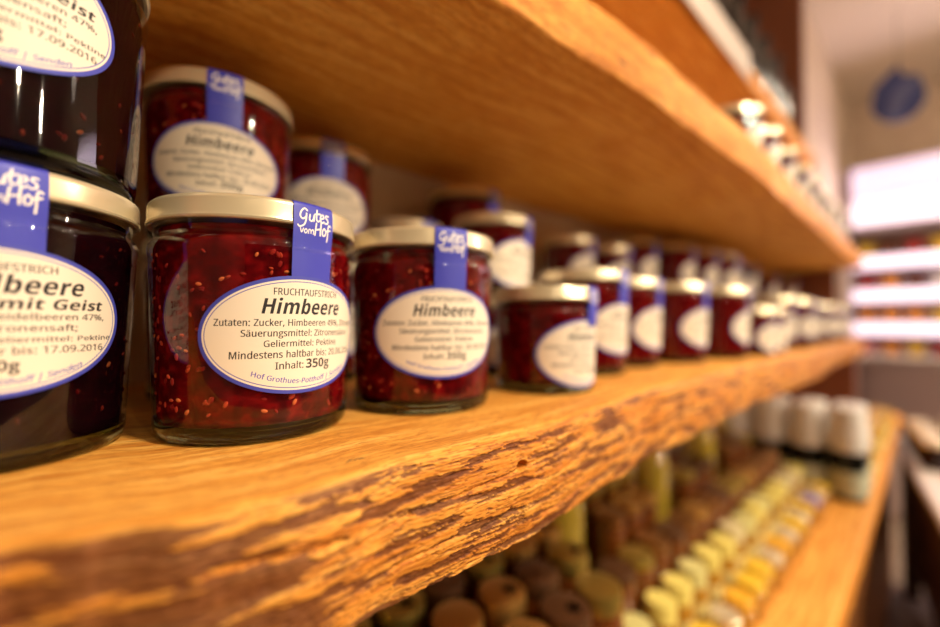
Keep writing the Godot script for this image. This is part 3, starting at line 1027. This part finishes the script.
	for i in 16:
		var s := 0.43 + 0.0515 * i
		if s > 1.24: continue
		var ci: int = 3 if absf(s - 0.92) < 0.022 or absf(s - 1.08) < 0.022 else [0, 0, 1, 2][r.randi() % 4]
		var o := thing("spread_jar", Vector3(s + r.randf_range(-0.002, 0.002), y, -0.180 + r.randf_range(-0.002, 0.002)), r.randf_range(-0.3, 0.3))
		part("jar_body", b5, mustard, o)
		part("cap", c5, lows[ci], o)
		tag(o, "low jar with %s cap before the pale-capped jars, %s of its row" % [low_names[ci], NTH[i]], "jar", "low jars with %s caps" % low_names[ci])
	# tall yellow bottles at the back
	var oil := std("yellow liqueur", Color8(186, 160, 56), 0.12)
	oil.clearcoat_enabled = true
	oil.clearcoat_roughness = 0.03
	var b3 := lathe([Vector2(0, 0), Vector2(0.026, 0), Vector2(0.029, 0.003), Vector2(0.029, 0.16), Vector2(0.024, 0.178), Vector2(0.012, 0.19), Vector2(0.011, 0.225), Vector2(0, 0.225)], 24)
	var c3 := lathe([Vector2(0.0125, 0.215), Vector2(0.0128, 0.215), Vector2(0.0128, 0.245), Vector2(0, 0.246)], 16)
	for q in tall:
		var o := thing("yellow_bottle", Vector3(q[0], y, q[1]))
		part("bottle_glass", b3, oil, o)
		part("cap", c3, M.lid, o)
		tag(o, "tall yellow bottle among the honey jars, %s of three counted towards the black bottles" % NTH[tall.find(q)], "bottle", "tall yellow bottles")
	# dark bottles with white capsules
	var dk := std("black bottle", Color8(18, 20, 16), 0.1)
	var wp := std("white capsule", Color8(240, 236, 230), 0.4)
	var b4 := lathe([Vector2(0.0000, 0.0000), Vector2(0.0312, 0.0000), Vector2(0.0348, 0.0045), Vector2(0.0348, 0.1275), Vector2(0.0264, 0.1575), Vector2(0.0204, 0.1680), Vector2(0.0204, 0.1800), Vector2(0.0000, 0.1800)], 24)
	var c4 := lathe([Vector2(0.0342, 0.1230), Vector2(0.0354, 0.1230), Vector2(0.0354, 0.1500), Vector2(0.0330, 0.1650), Vector2(0.0314, 0.1830), Vector2(0.0312, 0.2220), Vector2(0.0288, 0.2295), Vector2(0.0000, 0.2295)], 24)
	var l4 := lathe([Vector2(0.0352, 0.0150), Vector2(0.0352, 0.0750)], 24)
	var l4m := std("pale green label", Color8(200, 206, 180), 0.6)
	for i in 8:
		var o := thing("capped_bottle", Vector3(1.31 + 0.076 * (i / 4) - 0.004 * (i % 4), y, -0.142 - 0.0735 * (i % 4)))
		part("bottle_glass", b4, dk, o)
		part("capsule", c4, wp, o)
		part("paper_label", l4, l4m, o)
		o.scale.y = 0.92
		tag(o, "white-capped black bottle, %s from the lower shelf's front edge, %s rank" % [NTH[i % 4], NTH[i / 4]], "bottle", "white-capped black bottles")
	# golden lidded jars beyond
	var g := Node3D.new()
	part("honey", body, std("golden spread", Color8(214, 160, 40), 0.2), g)
	part("lid", cap, std("bright gold lid", Color8(236, 196, 70), 0.25, 0.8), g)
	part("paper_label", band, white_paper, g)
	for i in 24:
		var o := copy(g, "golden_jar", Vector3(1.50 + 0.09 * (i / 3) + (0.115 if i >= 6 else 0.0), y, -0.142 - 0.085 * (i % 3)), 0.1 * i)
		tag(o, "gold-lidded golden jar beyond the black bottles, %s rank, %s from the shelf's front" % [NTH[i / 3], NTH[i % 3]], "jar", "golden jars beyond the black bottles")
	g.free()

# ------------------------------------------------------------------ the far end of the shop
func tube_material(col: Color, energy: float) -> StandardMaterial3D:
	var m := std("cool light diffuser", Color(0.95, 0.93, 0.97), 0.5)
	m.emission_enabled = true
	m.emission = col
	m.emission_energy_multiplier = energy
	return m

func _far_shop() -> void:
	# chilled wall cabinet, open towards the shop, with a lit header and lit shelf edges
	var x := 3.5
	var z0 := -0.385
	var z1 := 1.45
	var zc := (z0 + z1) * 0.5
	var w := z1 - z0
	var cab := thing("chiller_cabinet", Vector3(x, 0, zc))
	tag(cab, "white open chiller cabinet with glowing header and lit shelves at the shop's end", "refrigerator")
	var grey := std("grey enamel", Color8(206, 190, 190), 0.4)
	part("back_panel", bevel_box(Vector3(0.05, 2.12, w)), grey, cab, Vector3(0.55, 0, 0))
	part("base", bevel_box(Vector3(0.56, 0.45, w), 0.02), grey, cab, Vector3(0.28, 0, 0))
	for sz in [-1, 1]: part("side_panel", bevel_box(Vector3(0.55, 2.12, 0.03)), grey, cab, Vector3(0.275, 0, sz * (w * 0.5 - 0.015)))
	part("header", bevel_box(Vector3(0.30, 0.40, w - 0.06), 0.02), grey, cab, Vector3(0.17, 1.73, 0))
	var cool := Color(1.0, 0.90, 1.0)
	part("header_light", bevel_box(Vector3(0.02, 0.17, w - 0.10), 0.006), tube_material(Color(0.94, 0.84, 1.0), 0.75), cab, Vector3(0.005, 1.94, 0))
	part("strip_light", bevel_box(Vector3(0.02, 0.17, w - 0.10), 0.006), tube_material(cool, 1.15), cab, Vector3(0.005, 1.75, 0))
	var al := AreaLight3D.new()
	al.name = "header_area_light"
	al.area_size = Vector2(w - 0.1, 0.34)
	al.light_color = cool
	al.light_energy = 1.0
	al.shadow_enabled = true
	cab.add_child(al)
	al.position = Vector3(-0.012, 1.93, 0)
	al.rotation.y = PI / 2
	var ys := [1.035, 1.235, 1.44, 1.645]
	for i in ys.size():
		var sh := part("shelf", bevel_box(Vector3(0.42, 0.02, w - 0.06)), M.white, cab, Vector3(0.30, ys[i] - 0.1, 0))
		if i > 0: part("shelf_light", bevel_box(Vector3(0.025, 0.075, w - 0.08), 0.006), tube_material(cool, 1.3), sh, Vector3(-0.225, -0.055, 0))
	# tubs and packets on its shelves
	var r := RandomNumberGenerator.new()
	r.seed = 77
	var tub := lathe([Vector2(0, 0), Vector2(0.032, 0), Vector2(0.041, 0.085), Vector2(0.043, 0.086), Vector2(0.043, 0.092), Vector2(0, 0.092)], 20)
	var cols := [["orange", Color8(226, 150, 50)], ["pink", Color8(222, 150, 140)], ["white", Color8(230, 226, 220)], ["yellow", Color8(226, 190, 60)], ["brown", Color8(110, 62, 40)], ["red", Color8(170, 50, 44)]]
	var mats := cols.map(func(c): return std(c[0] + " tub plastic", c[1], 0.4))
	for i in 4:
		for q in 12:
			var ci := r.randi() % cols.size()
			if i == 1 and q < 4: ci = 0 if q < 3 else 3
			var o := solo("food_tub", tub, mats[ci], Vector3(x + 0.17, ys[i] - 0.0793, z0 + 0.10 + q * 0.105))
			tag(o, "%s food tub, %s on the %s chiller shelf from below" % [cols[ci][0], NTH[q], NTH[i]], "tub", "%s tubs in the chiller" % cols[ci][0])
	# dark wooden shop shelving on the far side of the room, mirrored in the jars' glass
	var dresser := thing("wall_shelving", Vector3(0.6, 0, 4.40))
	tag(dresser, "tall dark wooden shelving against the wall opposite the jam shelves", "shelving")
	var stain := std("dark stained wood", Color8(92, 58, 38), 0.5)
	part("back_panel", bevel_box(Vector3(6.2, 2.2, 0.03)), stain, dresser, Vector3(0, 0, 0.17))
	for k in 6: part("shelf", bevel_box(Vector3(6.2, 0.035, 0.34)), stain, dresser, Vector3(0, 0.08 + 0.41 * k, 0))
	for k in 5: part("upright", bevel_box(Vector3(0.04, 2.2, 0.36)), stain, dresser, Vector3(-3.1 + 1.55 * k, 0, 0))
	# a hanging blue sign above the aisle
	var sg := thing("hanging_sign", Vector3(3.0, H + 1.075, -0.105), 0.25)
	var navy := std("navy card", Color8(58, 70, 124), 0.6)
	var st := SurfaceTool.new()
	st.begin(Mesh.PRIMITIVE_TRIANGLES)
	st.set_smooth_group(-1)
	var poly := PackedVector2Array()
	for i in 25:
		var a := lerpf(-PI * 0.98, 0.15, i / 24.0)
		poly.append(Vector2(0.10 * cos(a), 0.12 + 0.12 * sin(a)))
	poly.append_array(PackedVector2Array([Vector2(0.075, 0.22), Vector2(0.02, 0.235), Vector2(0.0, 0.29), Vector2(-0.04, 0.25), Vector2(-0.085, 0.20)]))
	var csg := CSGPolygon3D.new()
	csg.polygon = poly
	csg.depth = 0.012
	csg.name = "card"
	csg.material = navy
	sg.add_child(csg)
	csg.rotation.y = -PI / 2
	csg.position = Vector3(0.006, 0, 0)
	var stripe := CSGPolygon3D.new()
	stripe.polygon = PackedVector2Array([Vector2(-0.045, 0.02), Vector2(-0.01, 0.005), Vector2(0.02, 0.10), Vector2(0.085, 0.19), Vector2(0.06, 0.215), Vector2(-0.02, 0.15)])
	stripe.depth = 0.004
	stripe.name = "pale_stripe"
	stripe.material = std("pale blue print", Color8(98, 106, 150), 0.6)
	sg.add_child(stripe)
	stripe.rotation.y = -PI / 2
	stripe.position = Vector3(-0.006, 0, 0)
	part("cord", lathe([Vector2(0.0015, 0.28), Vector2(0.0015, ROOM_HI.y - H - 1.075)], 8), M.black, sg)
	tag(sg, "navy blue card sign hanging from the ceiling before the chiller", "sign")
	# display table across the aisle
	var dirv := Vector3(-0.992, 0, 0.128)
	var turn := atan2(-dirv.z, dirv.x)
	var tb := thing("display_table", Vector3(2.0, 0, 0.265), turn)
	tag(tb, "white-topped low display table standing across the aisle", "table")
	part("table_top", bevel_box(Vector3(1.35, 0.03, 0.62), 0.006), M.white, tb, Vector3(0, 0.62, 0))
	var dark_wood := std("dark brown wood", Color8(74, 44, 30), 0.6)
	for sx in [-1, 1]:
		for sz in [-1, 1]:
			part("leg", bevel_box(Vector3(0.05, 0.62, 0.05)), dark_wood, tb, Vector3(sx * 0.62, 0, sz * 0.27))
	part("low_shelf", bevel_box(Vector3(1.25, 0.025, 0.55)), dark_wood, tb, Vector3(0, 0.25, 0))
	for sz in [-1, 1]: part("side_panel", bevel_box(Vector3(1.19, 0.36, 0.02)), dark_wood, tb, Vector3(0, 0.26, sz * 0.285))
	for sx in [-1, 1]: part("end_panel", bevel_box(Vector3(0.02, 0.36, 0.50)), dark_wood, tb, Vector3(sx * 0.635, 0.26, 0))
	var db := lathe([Vector2(0, 0), Vector2(0.032, 0), Vector2(0.035, 0.004), Vector2(0.036, 0.07), Vector2(0.033, 0.082), Vector2(0, 0.082)], 32)
	var dl := lathe([Vector2(0.033, 0.080), Vector2(0.0345, 0.080), Vector2(0.0345, 0.094), Vector2(0.032, 0.096), Vector2(0, 0.096)], 32)
	var plum := std("plum preserve", Color8(36, 14, 16), 0.15)
	var e := Vector3(dirv.x, 0, dirv.z)
	var f := Vector3(0.128, 0, 0.992)
	for i in 12:
		var p := Vector3(2.0, 0.65, 0.265) - e * (0.60 - 0.085 * (i % 6)) + f * (-0.25 + 0.09 * (i / 6))
		var o := thing("plum_jar", p)
		part("preserve", db, plum, o)
		part("lid", dl, M.lid, o)
		tag(o, "dark plum jar on the white display table, %s of the %s row" % [NTH[i % 6], ["outer", "inner"][i / 6]], "jar", "plum jars on the table")
